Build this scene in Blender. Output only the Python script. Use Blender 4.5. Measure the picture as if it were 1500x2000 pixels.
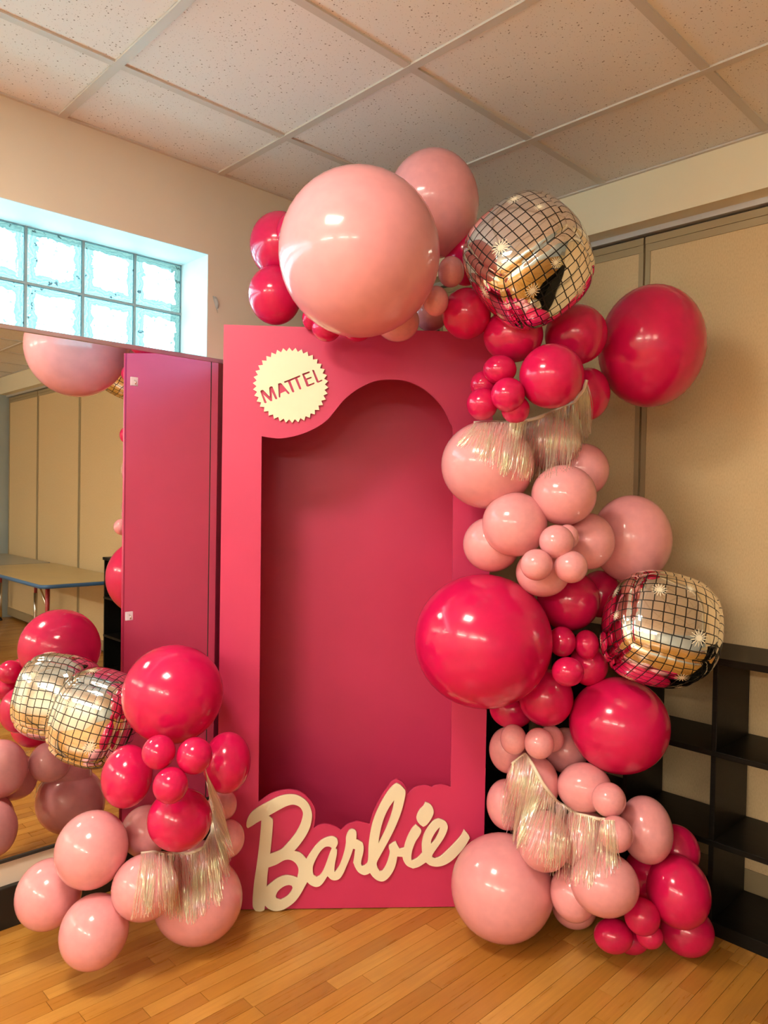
import bpy, bmesh, math, random
from mathutils import Vector, Matrix, noise
random.seed(7)
for o in list(bpy.data.objects): bpy.data.objects.remove(o)
scene = bpy.context.scene
C = scene.collection

# ------------------------------------------------------------------ camera
H = 1.434                       # eye height
FPX = 1447.45                   # focal length in pixels of the 1500x2000 frame
YAW, PIT, ROLL = -0.799874512, -0.0193122629, 0.0176627823
cy_, sy_ = math.cos(YAW), math.sin(YAW); cp_, sp_ = math.cos(PIT), math.sin(PIT)
FW = Vector((sy_*cp_, cy_*cp_, sp_)); r0 = Vector((cy_, -sy_, 0)); u0 = r0.cross(FW)
RT = math.cos(ROLL)*r0 + math.sin(ROLL)*u0
UP = -math.sin(ROLL)*r0 + math.cos(ROLL)*u0
EYE = Vector((0, 0, H))
cam_d = bpy.data.cameras.new('camera'); cam = bpy.data.objects.new('camera', cam_d); C.objects.link(cam)
cam_d.sensor_fit = 'HORIZONTAL'; cam_d.sensor_width = 36.0; cam_d.lens = 36.0*FPX/1500.0
cam_d.clip_start = 0.02
B = -FW
cam.matrix_world = Matrix(((RT.x, UP.x, B.x, EYE.x), (RT.y, UP.y, B.y, EYE.y), (RT.z, UP.z, B.z, EYE.z), (0, 0, 0, 1)))
scene.camera = cam

# ------------------------------------------------------------------ sky and exposure
SKY = 6.5
world = bpy.data.worlds.new('sky'); scene.world = world; world.use_nodes = True
bg = world.node_tree.nodes['Background']
bg.inputs[0].default_value = (0.30, 0.87, 1.0, 1); bg.inputs[1].default_value = SKY
scene.view_settings.view_transform = 'Standard'
scene.view_settings.look = 'None'
scene.view_settings.exposure = 0.90
scene.view_settings.gamma = 1.0
scene.view_settings.use_curve_mapping = False
LAMP = (1.0, 0.90, 0.73)        # warm fluorescent colour
LAMP_NEAR, LAMP_FAR = 32.0, 76.0
cy = scene.cycles; cy.max_bounces = 7; cy.diffuse_bounces = 3; cy.glossy_bounces = 4; cy.transmission_bounces = 4; cy.transparent_max_bounces = 8; cy.blur_glossy = 1.0; cy.use_light_tree = False; cy.use_adaptive_sampling = True; cy.adaptive_threshold = 0.04; cy.use_denoising = True

# room planes
XL, MIR = -2.588, -2.58        # left wall, mirror face
YR = 2.80                       # folding partition face
YS = 2.693                      # face of the soffit over it
ZC = H + 1.266                  # ceiling
XB, YB = 3.85, -4.6             # walls behind the camera
TILE = 0.6127

def ray(px, py):
    return (FW + RT*((px-750)/FPX) - UP*((py-1000)/FPX)).normalized()
BOX_A = EYE + ray(505, 1778)*(-H/ray(505, 1778).z)
BOX_B = EYE + ray(885, 1773)*(-H/ray(885, 1773).z)
BT = (BOX_B-BOX_A); BT.z = 0; BT.normalize()
BN = Vector((BT.y, -BT.x, 0))   # faces the room
def on_box(px, py, off=0.0):
    d = ray(px, py); k = ((BOX_A-EYE).dot(BN)+off)/d.dot(BN)
    return EYE + d*k
def box_uv(px, py, off=0.0):
    p = on_box(px, py, off) - BOX_A
    return (p.dot(BT), p.z)

# ------------------------------------------------------------------ materials
MATS = {}
class NT:
    def __init__(s, name):
        s.m = bpy.data.materials.new(name); s.m.use_nodes = True
        s.t = s.m.node_tree; s.n = s.t.nodes; s.l = s.t.links
        s.b = s.n['Principled BSDF']; s.out = s.n['Material Output']
        MATS[name] = s.m
    def node(s, typ, **kw):
        n = s.n.new(typ)
        for k, v in kw.items(): setattr(n, k, v)
        return n
    def link(s, a, b): s.l.new(a, b)
    def math(s, op, a, b=None, c=None):
        n = s.node('ShaderNodeMath', operation=op)
        for i, v in enumerate((a, b, c)):
            if v is None: continue
            if isinstance(v, (int, float)): n.inputs[i].default_value = v
            else: s.link(v, n.inputs[i])
        return n.outputs[0]
    def ramp(s, fac, stops):
        n = s.node('ShaderNodeValToRGB'); e = n.color_ramp.elements
        while len(e) < len(stops): e.new(0.5)
        for i, (p, c) in enumerate(stops):
            e[i].position = p; e[i].color = (*c, 1) if len(c) == 3 else c
        s.link(fac, n.inputs[0]); return n.outputs[0]
    def noise(s, vec, scale, detail=3, rough=0.5):
        n = s.node('ShaderNodeTexNoise'); n.inputs['Scale'].default_value = scale
        n.inputs['Detail'].default_value = detail; n.inputs['Roughness'].default_value = rough
        if vec is not None: s.link(vec, n.inputs['Vector'])
        return n.outputs[0]
    def mix(s, fac, a, b, blend='MIX'):
        n = s.node('ShaderNodeMix', data_type='RGBA', blend_type=blend)
        for i, v in ((0, fac), (6, a), (7, b)):
            if isinstance(v, (int, float)): n.inputs[i].default_value = v
            elif isinstance(v, tuple): n.inputs[i].default_value = (*v, 1)
            else: s.link(v, n.inputs[i])
        return n.outputs[2]
    def bump(s, h, strength, dist=0.002):
        n = s.node('ShaderNodeBump'); n.inputs['Strength'].default_value = strength; n.inputs['Distance'].default_value = dist
        s.link(h, n.inputs['Height']); s.link(n.outputs[0], s.b.inputs['Normal'])
    def pos(s): return s.node('ShaderNodeNewGeometry').outputs['Position']
    def set(s, col=None, rough=None, metal=None, spec=None, coat=None):
        if col is not None: s.b.inputs['Base Color'].default_value = (*col, 1)
        if rough is not None: s.b.inputs['Roughness'].default_value = rough
        if metal is not None: s.b.inputs['Metallic'].default_value = metal
        if spec is not None: s.b.inputs['Specular IOR Level'].default_value = spec
        if coat is not None: s.b.inputs['Coat Weight'].default_value = coat
        return s
def col(h):
    h = h.lstrip('#'); v = [int(h[i:i+2], 16)/255 for i in (0, 2, 4)]
    return tuple(x/12.92 if x <= .04045 else ((x+.055)/1.055)**2.4 for x in v)

def simple(name, c, rough=.5, metal=0, spec=.5, coat=0, var=0.0, vscale=6, bump=0, bscale=60):
    s = NT(name).set(c, rough, metal, spec, coat)
    if var:
        f = s.noise(s.pos(), vscale)
        s.link(s.ramp(f, [(.3, tuple(x*(1-var) for x in c)), (.7, tuple(min(1, x*(1+var)) for x in c))]), s.b.inputs['Base Color'])
    if bump: s.bump(s.noise(s.pos(), bscale), bump)
    return s.m
def latex(name, c, trans):
    s = NT(name).set(c, .17, 0, .5)
    s.b.inputs['Coat Weight'].default_value = .25; s.b.inputs['Coat Roughness'].default_value = .04
    f = s.noise(s.node('ShaderNodeTexCoord').outputs['Object'], 5, 2)
    s.link(s.ramp(f, [(.3, tuple(x*.95 for x in c)), (.7, tuple(min(1, x*1.03) for x in c))]), s.b.inputs['Base Color'])
    tr = s.node('ShaderNodeBsdfTranslucent'); tr.inputs[0].default_value = (*trans, 1)
    mx = s.node('ShaderNodeMixShader'); mx.inputs[0].default_value = .12
    s.link(s.b.outputs[0], mx.inputs[1]); s.link(tr.outputs[0], mx.inputs[2]); s.link(mx.outputs[0], s.out.inputs[0])
    return s.m
latex('light_pink_latex', (.95, .41, .445), (.95, .45, .42))
latex('hot_pink_latex', (.74, .010, .105), (.9, .02, .06))
simple('pink_paint', (.61, .036, .128), .42, var=.05, vscale=3)
simple('cream_paint', (.93, .87, .64), .45, var=.02)
simple('wall_paint', (.76, .67, .55), .75, var=.03, vscale=2)
simple('soffit_paint', (.86, .78, .58), .7, var=.02, vscale=2)
simple('white_paint', (.74, .76, .76), .6)
simple('patch_paint', (.80, .74, .62), .75)
simple('grey_blue_paint', (.42, .47, .46), .7, var=.03)
simple('black_rubber', (.012, .011, .010), .45)
simple('track_metal', (.72, .72, .74), .35, .6)
simple('olive_metal', (.42, .33, .19), .45, .25)
simple('dark_gap', (.03, .024, .018), .9)
simple('grid_metal', (.66, .61, .56), .45)
simple('chrome', (.75, .74, .72), .15, 1)
simple('rail_metal', (.62, .55, .55), .3, .8)
simple('table_edge_blue', (.06, .16, .34), .4)
simple('table_top_beige', (.62, .47, .22), .3, var=.05, vscale=4)
simple('table_top_grey', (.42, .40, .34), .3, var=.05, vscale=4)
simple('leg_red', (.35, .03, .03), .4)
simple('clear_plastic', (.85, .75, .85), .2)
simple('outdoor_grey', (.3, .3, .3), .9)
# mirror
NT('mirror_glass').set((.90, .91, .89), .008, 1)
# ceiling tile: pitted mineral fibre
s = NT('ceiling_fibre').set((.74, .69, .66), .9, 0, .2)
tc = s.pos()
v = s.node('ShaderNodeTexVoronoi'); v.inputs['Scale'].default_value = 78; s.link(tc, v.inputs['Vector'])
v2 = s.node('ShaderNodeTexVoronoi'); v2.inputs['Scale'].default_value = 120; s.link(tc, v2.inputs['Vector'])
sc_ = s.node('ShaderNodeSeparateColor'); s.link(v.outputs['Color'], sc_.inputs[0])
pit = s.math('MULTIPLY', s.math('LESS_THAN', v.outputs['Distance'], s.math('ADD', .07, s.math('MULTIPLY', sc_.outputs[1], .13))), s.math('LESS_THAN', sc_.outputs[0], .95))
pit2 = s.math('LESS_THAN', v2.outputs['Distance'], .15)
pits = s.math('MAXIMUM', s.math('MULTIPLY', pit, .85), s.math('MULTIPLY', pit2, .45))
s.link(s.mix(pits, (.89, .855, .83), (.24, .18, .14)), s.b.inputs['Base Color'])
# floor strips
s = NT('maple_strip').set(None, .32, 0, .5, .15)
s.b.inputs['Coat Roughness'].default_value = .18
oi = s.node('ShaderNodeObjectInfo').outputs['Random']; isl = s.node('ShaderNodeNewGeometry')
rnd = s.math('FRACT', s.math('ADD', oi, isl.outputs['Random Per Island']))
mp = s.node('ShaderNodeMapping'); mp.inputs['Scale'].default_value = (26, 1.6, 1); s.link(isl.outputs['Position'], mp.inputs[0])
cx = s.node('ShaderNodeCombineXYZ'); s.link(s.math('MULTIPLY', rnd, 37), cx.inputs[2])
va = s.node('ShaderNodeVectorMath', operation='ADD'); s.link(mp.outputs[0], va.inputs[0]); s.link(cx.outputs[0], va.inputs[1])
g = s.noise(va.outputs[0], 3, 5, .6)
blotch = s.noise(isl.outputs['Position'], 7, 3)
base = s.ramp(rnd, [(0, (.46, .19, .030)), (.5, (.58, .265, .045)), (1, (.68, .35, .075))])
grain = s.ramp(g, [(.3, (.72, .66, .60)), (.65, (1.0, 1.0, 1.0))])
c1 = s.mix(.55, base, grain, 'MULTIPLY')
c2 = s.mix(s.math('MULTIPLY', s.ramp(blotch, [(.45, (0, 0, 0)), (.75, (1, 1, 1))]), .25), c1, (.36, .17, .05))
s.link(c2, s.b.inputs['Base Color'])
s.link(s.math('ADD', s.math('MULTIPLY', g, .15), .22), s.b.inputs['Roughness'])
# partition fabric
s = NT('partition_vinyl').set(None, .8, 0, .25)
mp = s.node('ShaderNodeMapping'); mp.inputs['Scale'].default_value = (1, 1, .35); s.link(s.pos(), mp.inputs[0])
n1 = s.noise(mp.outputs[0], 260, 2); n2 = s.noise(s.pos(), 45, 4)
s.link(s.mix(n2, s.ramp(n1, [(.35, (.60, .44, .24)), (.6, (.72, .55, .32))]), (.69, .52, .30)), s.b.inputs['Base Color'])
# black shelf
s = NT('black_wood').set(None, .42, 0, .2)
mp = s.node('ShaderNodeMapping'); mp.inputs['Scale'].default_value = (4, 20, 40); s.link(s.pos(), mp.inputs[0])
s.link(s.ramp(s.noise(mp.outputs[0], 4, 3), [(.3, (.004, .0035, .003)), (.7, (.010, .009, .007))]), s.b.inputs['Base Color'])
# glass block: clear wavy middle, refraction at the rippled edge painted as tint
s = NT('block_glass')
uv = s.node('ShaderNodeTexCoord').outputs['UV']
oi = s.node('ShaderNodeObjectInfo').outputs['Random']
cx = s.node('ShaderNodeCombineXYZ'); s.link(s.math('MULTIPLY', oi, 60), cx.inputs[2])
va = s.node('ShaderNodeVectorMath', operation='ADD'); s.link(uv, va.inputs[0]); s.link(cx.outputs[0], va.inputs[1])
wob = s.noise(va.outputs[0], 5.5, 3, .55); wob2 = s.noise(va.outputs[0], 9, 2, .5)
sx = s.node('ShaderNodeSeparateXYZ'); s.link(uv, sx.inputs[0])
ex = s.math('ABSOLUTE', s.math('SUBTRACT', sx.outputs[0], .5)); ey = s.math('ABSOLUTE', s.math('SUBTRACT', sx.outputs[1], .5))
edge = s.math('ADD', s.math('MAXIMUM', ex, ey), s.math('MULTIPLY', s.math('SUBTRACT', wob, .5), .26))
tint = s.ramp(edge, [(.0, (1, 1, 1)), (.335, (1, 1, 1)), (.35, (.12, .115, .118)), (.40, (.21, .18, .18)), (.43, (.12, .115, .118)), (.455, (.25, .20, .19)), (.48, (.14, .135, .14)), (.5, (.2, .18, .18))])
blob = s.ramp(wob2, [(.66, (1, 1, 1)), (.69, (.12, .115, .12)), (.74, (.28, .26, .26)), (.8, (1, 1, 1))])
tn = s.mix(1.0, tint, blob, 'MULTIPLY')
trn = s.node('ShaderNodeBsdfTransparent'); s.link(tn, trn.inputs[0])
gl = s.node('ShaderNodeBsdfGlossy'); gl.inputs['Roughness'].default_value = .05
bp = s.node('ShaderNodeBump'); bp.inputs['Strength'].default_value = .5; bp.inputs['Distance'].default_value = .01
s.link(wob, bp.inputs['Height']); s.link(bp.outputs[0], gl.inputs['Normal'])
mx = s.node('ShaderNodeMixShader'); mx.inputs[0].default_value = .06
s.link(trn.outputs[0], mx.inputs[1]); s.link(gl.outputs[0], mx.inputs[2]); s.link(mx.outputs[0], s.out.inputs[0])
simple('mortar', (.30, .33, .33), .8)
# foil with printed facets and starbursts
s = NT('disco_foil').set((.90, .90, .88), .05, 1)
uv = s.node('ShaderNodeTexCoord').outputs['UV']
sx = s.node('ShaderNodeSeparateXYZ'); s.link(uv, sx.inputs[0])
N_CELL = 9.0
def line(c, w):
    f = s.math('FRACT', s.math('MULTIPLY', c, N_CELL))
    return s.math('GREATER_THAN', s.math('ABSOLUTE', s.math('SUBTRACT', f, .5)), .5-w)
rowi = s.math('FLOOR', s.math('MULTIPLY', sx.outputs[1], N_CELL))
sh = s.math('ADD', sx.outputs[0], s.math('MULTIPLY', s.math('SINE', s.math('MULTIPLY', rowi, 2.3)), .008))
lines = s.math('MAXIMUM', line(sh, .055), line(sx.outputs[1], .055))
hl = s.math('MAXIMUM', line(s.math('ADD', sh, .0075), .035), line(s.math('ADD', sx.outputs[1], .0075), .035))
star = None
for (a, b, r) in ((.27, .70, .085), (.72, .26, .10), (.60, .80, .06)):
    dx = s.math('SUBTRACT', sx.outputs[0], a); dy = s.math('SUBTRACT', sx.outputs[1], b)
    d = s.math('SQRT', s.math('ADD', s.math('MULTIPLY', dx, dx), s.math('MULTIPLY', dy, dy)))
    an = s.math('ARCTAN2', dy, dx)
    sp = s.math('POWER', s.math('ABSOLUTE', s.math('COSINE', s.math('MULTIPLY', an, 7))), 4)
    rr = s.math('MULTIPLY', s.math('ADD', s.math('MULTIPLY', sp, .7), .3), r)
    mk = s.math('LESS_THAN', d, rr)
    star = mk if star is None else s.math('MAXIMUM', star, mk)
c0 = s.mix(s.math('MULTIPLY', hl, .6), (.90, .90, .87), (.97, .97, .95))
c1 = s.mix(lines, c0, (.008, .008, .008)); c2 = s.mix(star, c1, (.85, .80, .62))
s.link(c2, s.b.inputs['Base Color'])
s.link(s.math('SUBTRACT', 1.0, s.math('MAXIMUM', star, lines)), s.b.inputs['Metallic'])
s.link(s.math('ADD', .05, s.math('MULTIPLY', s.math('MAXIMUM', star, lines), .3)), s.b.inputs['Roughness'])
# tinsel
s = NT('iridescent_film').set((1.0, .88, .78), .5, 0, .3)
tl = s.node('ShaderNodeBsdfTranslucent'); tl.inputs[0].default_value = (1.0, .86, .78, 1)
m0 = s.node('ShaderNodeMixShader'); m0.inputs[0].default_value = .4
s.link(s.b.outputs[0], m0.inputs[1]); s.link(tl.outputs[0], m0.inputs[2])
gl = s.node('ShaderNodeBsdfGlossy'); gl.inputs['Roughness'].default_value = .22
s.link(s.ramp(s.noise(s.pos(), 22, 2), [(.35, (1, .75, .95)), (.45, (1, 1, .75)), (.55, (.75, 1, .55)), (.65, (1, .95, .6))]), gl.inputs[0])
m1 = s.node('ShaderNodeMixShader'); m1.inputs[0].default_value = .35
s.link(m0.outputs[0], m1.inputs[1]); s.link(gl.outputs[0], m1.inputs[2])
trn = s.node('ShaderNodeBsdfTransparent'); mx = s.node('ShaderNodeMixShader'); mx.inputs[0].default_value = .5
s.link(m1.outputs[0], mx.inputs[1]); s.link(trn.outputs[0], mx.inputs[2]); s.link(mx.outputs[0], s.out.inputs[0])
simple('tinsel_cord', (.92, .78, .62), .4)
def emitter(name, c, e):
    s = NT(name); em = s.node('ShaderNodeEmission'); em.inputs[0].default_value = (*c, 1); em.inputs[1].default_value = e
    s.link(em.outputs[0], s.out.inputs[0])
emitter('lamp_near', LAMP, LAMP_NEAR); emitter('lamp_far', LAMP, LAMP_FAR)

# ------------------------------------------------------------------ mesh helpers
def link(name, me, mat=None, parent=None):
    o = bpy.data.objects.new(name, me); C.objects.link(o)
    if mat and me and not me.materials: me.materials.append(MATS[mat])
    if parent: o.parent = parent
    return o
def tag(o, label=None, cat=None, group=None, kind=None):
    for k, v in (('label', label), ('category', cat), ('group', group), ('kind', kind)):
        if v: o[k] = v
    return o
def empty(name, loc, rz=0):
    o = bpy.data.objects.new(name, None); C.objects.link(o); o.location = loc; o.rotation_euler.z = rz
    o.empty_display_size = .1
    return o
def bm_mesh(bm, name, smooth=False):
    me = bpy.data.meshes.new(name); bm.to_mesh(me); bm.free()
    if smooth:
        for p in me.polygons: p.use_smooth = True
    return me
def box_bm(bm, lo, hi):
    vs = [bm.verts.new((x, y, z)) for x in (lo[0], hi[0]) for y in (lo[1], hi[1]) for z in (lo[2], hi[2])]
    for f in ((0, 1, 3, 2), (4, 6, 7, 5), (0, 4, 5, 1), (2, 3, 7, 6), (0, 2, 6, 4), (1, 5, 7, 3)):
        bm.faces.new([vs[i] for i in f])
def box(name, lo, hi, mat, parent=None, bevel=0):
    bm = bmesh.new(); box_bm(bm, lo, hi)
    if bevel: bmesh.ops.bevel(bm, geom=bm.edges[:], offset=bevel, segments=2, affect='EDGES', profile=.6)
    return link(name, bm_mesh(bm, name), mat, parent)
def tube_bm(bm, pts, r, seg=8, cap=True):
    pts = [Vector(p) for p in pts]; rings = []
    nrm = None
    for i, p in enumerate(pts):
        t = (pts[min(i+1, len(pts)-1)] - pts[max(i-1, 0)]).normalized()
        if nrm is None:
            nrm = t.cross(Vector((0, 0, 1)) if abs(t.z) < .9 else Vector((1, 0, 0))).normalized()
        nrm = (nrm - t*nrm.dot(t)).normalized(); b = t.cross(nrm)
        rr = r[i] if isinstance(r, (list, tuple)) else r
        rings.append([bm.verts.new(p + (nrm*math.cos(a) + b*math.sin(a))*rr) for a in [2*math.pi*k/seg for k in range(seg)]])
    for a, b in zip(rings, rings[1:]):
        for k in range(seg): bm.faces.new((a[k], a[(k+1) % seg], b[(k+1) % seg], b[k]))
    if cap: bm.faces.new(rings[0][::-1]); bm.faces.new(rings[-1])
def tube(name, pts, r, mat, parent=None, seg=8):
    bm = bmesh.new(); tube_bm(bm, pts, r, seg)
    bmesh.ops.recalc_face_normals(bm, faces=bm.faces[:])
    return link(name, bm_mesh(bm, name, True), mat, parent)
def flat_shape(name, loops, depth, mat, parent=None, matrix=None, bevel=0):
    """2D loops (outer first, then holes) filled and extruded to a solid slab centred on its plane."""
    cu = bpy.data.curves.new(name, 'CURVE'); cu.dimensions = '2D'; cu.fill_mode = 'BOTH'
    cu.extrude = depth/2; cu.bevel_depth = bevel; cu.bevel_resolution = 1
    for lp in loops:
        sp = cu.splines.new('POLY'); sp.points.add(len(lp)-1); sp.use_cyclic_u = True
        for p, q in zip(sp.points, lp): p.co = (q[0], q[1], 0, 1)
    tmp = bpy.data.objects.new(name, cu); C.objects.link(tmp)
    dg = bpy.context.evaluated_depsgraph_get(); dg.update()
    me = bpy.data.meshes.new_from_object(tmp.evaluated_get(dg))
    bpy.data.objects.remove(tmp); bpy.data.curves.remove(cu)
    bm = bmesh.new(); bm.from_mesh(me); bmesh.ops.remove_doubles(bm, verts=bm.verts[:], dist=1e-6); bm.to_mesh(me); bm.free()
    me.materials.clear(); me.name = name
    o = link(name, me, mat, parent)
    if matrix is not None: o.matrix_local = matrix
    return o
def smooth_loop(pts, sub=4, corner=50):
    """Catmull-Rom through the points, keeping sharp turns as corners."""
    n = len(pts); P = [Vector((p[0], p[1])) for p in pts]; out = []
    def is_corner(i):
        a = P[i]-P[i-1]; b = P[(i+1) % n]-P[i]
        return a.length > 1e-9 and b.length > 1e-9 and math.degrees(a.angle(b)) > corner
    cr = [is_corner(i) for i in range(n)]
    for i in range(n):
        p0, p1, p2, p3 = P[i-1], P[i], P[(i+1) % n], P[(i+2) % n]
        m1 = (p2-p1) if cr[i] else (p2-p0)*.5
        m2 = (p2-p1) if cr[(i+1) % n] else (p3-p1)*.5
        for k in range(sub):
            t = k/sub
            out.append(p1*(2*t**3-3*t**2+1) + m1*(t**3-2*t**2+t) + p2*(-2*t**3+3*t**2) + m2*(t**3-t**2))
    return [(q.x, q.y) for q in out]
def structure(o): o['kind'] = 'structure'; return o

# ------------------------------------------------------------------ floor
floor = structure(box('floor', (XL-.1, YB-.1, -.06), (XB+.1, YR+.15, -.013), 'dark_gap'))
strip_me = bpy.data.meshes.new('strip'); bm = bmesh.new(); box_bm(bm, (0, 0, -.0125), (1, 1, 0)); bm.to_mesh(strip_me); bm.free()
strip_me.materials.append(MATS['maple_strip'])
PW = .0517; near = []; rest = []
x = XL
while x < XB:
    y = YB + random.uniform(-.6, 0)
    while y < YR+.1:
        L = random.choice((.32, .45, .6, .75, .9, 1.15))*random.uniform(.9, 1.1)
        y2 = min(y+L, YR+.12); q = (x, max(y, YB), min(x+PW, XB), y2)
        mid = Vector((x+PW/2, (y+y2)/2, 0)); d = mid-EYE; z = d.dot(FW)
        vis = x < -.35 and y2 > .35 and q[1] < YR
        (near if vis else rest).append(q)
        y += L
    x += PW
def place_strip(q):
    o = link('floor_strip', strip_me, None, floor)
    o.location = (q[0]+.0006, q[1]+.0008, 0); o.scale = (q[2]-q[0]-.0012, q[3]-q[1]-.0016, 1)
near.sort(key=lambda q: (q[0]+1.5)**2 + (.5*(q[1]+q[3])-1.6)**2)
for q in near[:295]: place_strip(q)
bm = bmesh.new()
for q in near[295:]+rest: box_bm(bm, (q[0]+.0004, q[1]+.0004, -.0125), (q[2]-.0004, q[3]-.0004, 0))
tag(link('floor_strip_field', bm_mesh(bm, 'floor_strip_field'), 'maple_strip', floor), kind='stuff')

# ------------------------------------------------------------------ ceiling: grid and 2x2 tiles
ceiling = structure(box('ceiling', (XL-.1, YB-.1, ZC+.02), (XB+.1, YR+.15, ZC+.08), 'dark_gap'))
gx = [-1.543+TILE*k for k in range(-1, 9)]; gy = [.963+TILE*k for k in range(2, -10, -1)]
xs = [XL]+[g for g in gx if XL < g < XB]+[XB]; ys = [YB]+sorted(g for g in gy if YB < g < YS)+[YS]
NEAR_LAMP = (-1.236, .045)
far_row = sorted(ys, key=lambda g: abs(g+2.75))[0]
tile_cache = {}
def slab(w, d):
    k = (round(w, 3), round(d, 3))
    if k not in tile_cache:
        bm = bmesh.new(); box_bm(bm, (0, 0, 0), (w, d, .015)); tile_cache[k] = bm_mesh(bm, 'ceiling_tile'); tile_cache[k].materials.append(MATS['ceiling_fibre'])
    return tile_cache[k]
lamp_cells = []
for i in range(len(xs)-1):
    for j in range(len(ys)-1):
        x0, x1, y0, y1 = xs[i], xs[i+1], ys[j], ys[j+1]
        if x0 < NEAR_LAMP[0] < x1 and y0 < NEAR_LAMP[1] < y1: continue
        o = link('ceiling_tile', slab(x1-x0, y1-y0), None, ceiling); o.location = (x0, y0, ZC+.004)
for g in xs: box('grid_runner', (max(g-.0135, XL), YB, ZC-.002), (min(g+.0135, XB), YS, ZC+.004), 'grid_metal', ceiling)
for g in ys: box('grid_runner', (XL, max(g-.0135, YB), ZC-.0035), (XB, min(g+.0135, YS), ZC+.003), 'grid_metal', ceiling)

# ------------------------------------------------------------------ left wall with glass block window
BLK = .2033; NC = 18  # block columns continue unseen behind the viewer, run lengthened to brighten the ceiling
WY1 = 1.531; WY0 = WY1-NC*BLK; WZ1 = H+.943; WZ0 = WZ1-2*BLK
WT = .30
def rect(a, b, c, d): return [(a, b), (c, b), (c, d), (a, d)]
Mwall = Matrix(((0, 0, 1, XL-WT/2), (1, 0, 0, 0), (0, 1, 0, 0), (0, 0, 0, 1)))
wall_left = structure(flat_shape('wall_left', [rect(YB-.1, -.02, YR+.2, ZC+.05), rect(WY0, WZ0, WY1, WZ1)], WT, 'wall_paint', None, Mwall))
tag(box('paint_patch', (XL-.001, 1.062, 2.27), (XL+.0006, 1.104, 2.385), 'patch_paint', wall_left), 'lighter rectangle of touched-up paint')
win = structure(empty('window_1', (XL-.2, WY1, WZ0)))
bm = bmesh.new(); n = 12; s_ = BLK/2-.004
def block_mesh():
    bm = bmesh.new(); uvl = bm.loops.layers.uv.new('UVMap')
    for side in (0, 1):
        grid = []
        for i in range(n+1):
            row = []
            for j in range(n+1):
                u, v = i/n, j/n; e = max(abs(u-.5), abs(v-.5))*2
                dx = -.007*max(0, (e-.86)/.14)**2 + .002*noise.noise(Vector((u*5, v*5, side*3)))*(1-e)
                row.append(bm.verts.new(((dx if side == 0 else -.08-dx), (u-.5)*2*s_, (v-.5)*2*s_)))
            grid.append(row)
        for i in range(n):
            for j in range(n):
                q = [(i, j), (i+1, j), (i+1, j+1), (i, j+1)]
                if side: q.reverse()
                f = bm.faces.new([grid[a][b] for a, b in q]); f.smooth = True
                for lp, (a, b) in zip(f.loops, q): lp[uvl].uv = (a/n, b/n) if side == 0 else (.5, .5)
        if side == 0: front = grid
        else: back = grid
    return bm_mesh(bm, 'glass_block')
blk = block_mesh(); blk.materials.append(MATS['block_glass'])
for i in range(NC):
    for j in range(2):
        o = link('glass_block', blk, None, win); o.location = (0, -(i+.5)*BLK, (j+.5)*BLK)
for i in range(NC+1):
    yy = -i*BLK; w = .0045
    box('mortar_joint', (-.016, max(yy-w, -NC*BLK), 0), (-.004, min(yy+w, 0), 2*BLK), 'mortar', win)
for j in range(3):
    zz = j*BLK; w = .0045
    box('mortar_joint', (-.017, -NC*BLK, max(zz-w, 0)), (-.003, 0, min(zz+w, 2*BLK)), 'mortar', win)
for lo, hi in (((-.02, -NC*BLK, 2*BLK-.003), (.2, 0, 2*BLK)), ((-.02, -NC*BLK, 0), (.2, 0, .003)), ((-.02, -.003, .003), (.2, 0, 2*BLK-.003)), ((-.02, -NC*BLK, .003), (.2, -NC*BLK+.003, 2*BLK-.003))):
    box('reveal_board', lo, hi, 'white_paint', win)
# baseboard
structure(box('baseboard_left', (XL, YB, 0), (XL+.024, 2.6, .1366), 'black_rubber', bevel=.004))
# mirror panes on the wall
mirror = tag(empty('wall_mirror', (XL, 1.5, .2185)), 'wide frameless wall mirror in panes under the glass block window', 'mirror')
MZ0, MZ1 = .2185, 1.972
def mpane(y0, y1):
    o = box('mirror_pane', (0, y0-1.5, MZ0+.006-.2185), (MIR-XL, y1-1.5, MZ1-.012-.2185), 'mirror_glass', mirror)
for y0, y1 in ((1.5465, 2.62), (.326, 1.5435), (-.90, .323), (-2.12, -.903)): mpane(y0, y1)
box('top_channel', (0, -3.62, MZ1-.016-.2185), (.014, 1.12, MZ1-.2185), 'rail_metal', mirror, .002)
box('bottom_channel', (0, -3.62, -.002), (.013, 1.12, .008), 'dark_gap', mirror)
box('pane_gap', (MIR-XL, .0435, .01), (MIR-XL+.0012, .0465, MZ1-.016-.2185), 'dark_gap', mirror)
for (px, py, lab) in ((262, 745, 'clear stick-on hook high on the mirror near its top channel'), (252, 1203, 'clear stick-on hook low on the mirror above the balloons')):
    d = ray(px, py); k = MIR/d.x; p = EYE + d*k
    h = tag(empty('adhesive_hook', p), lab, 'hook', 'stick-on hooks on the mirror')
    box('plate', (0, -.014, -.016), (.003, .014, .016), 'clear_plastic', h, .002)
    tube('hook', [(.003, 0, .004), (.012, 0, 0), (.014, 0, -.006), (.009, 0, -.010)], .0022, 'chrome', h)

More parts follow.
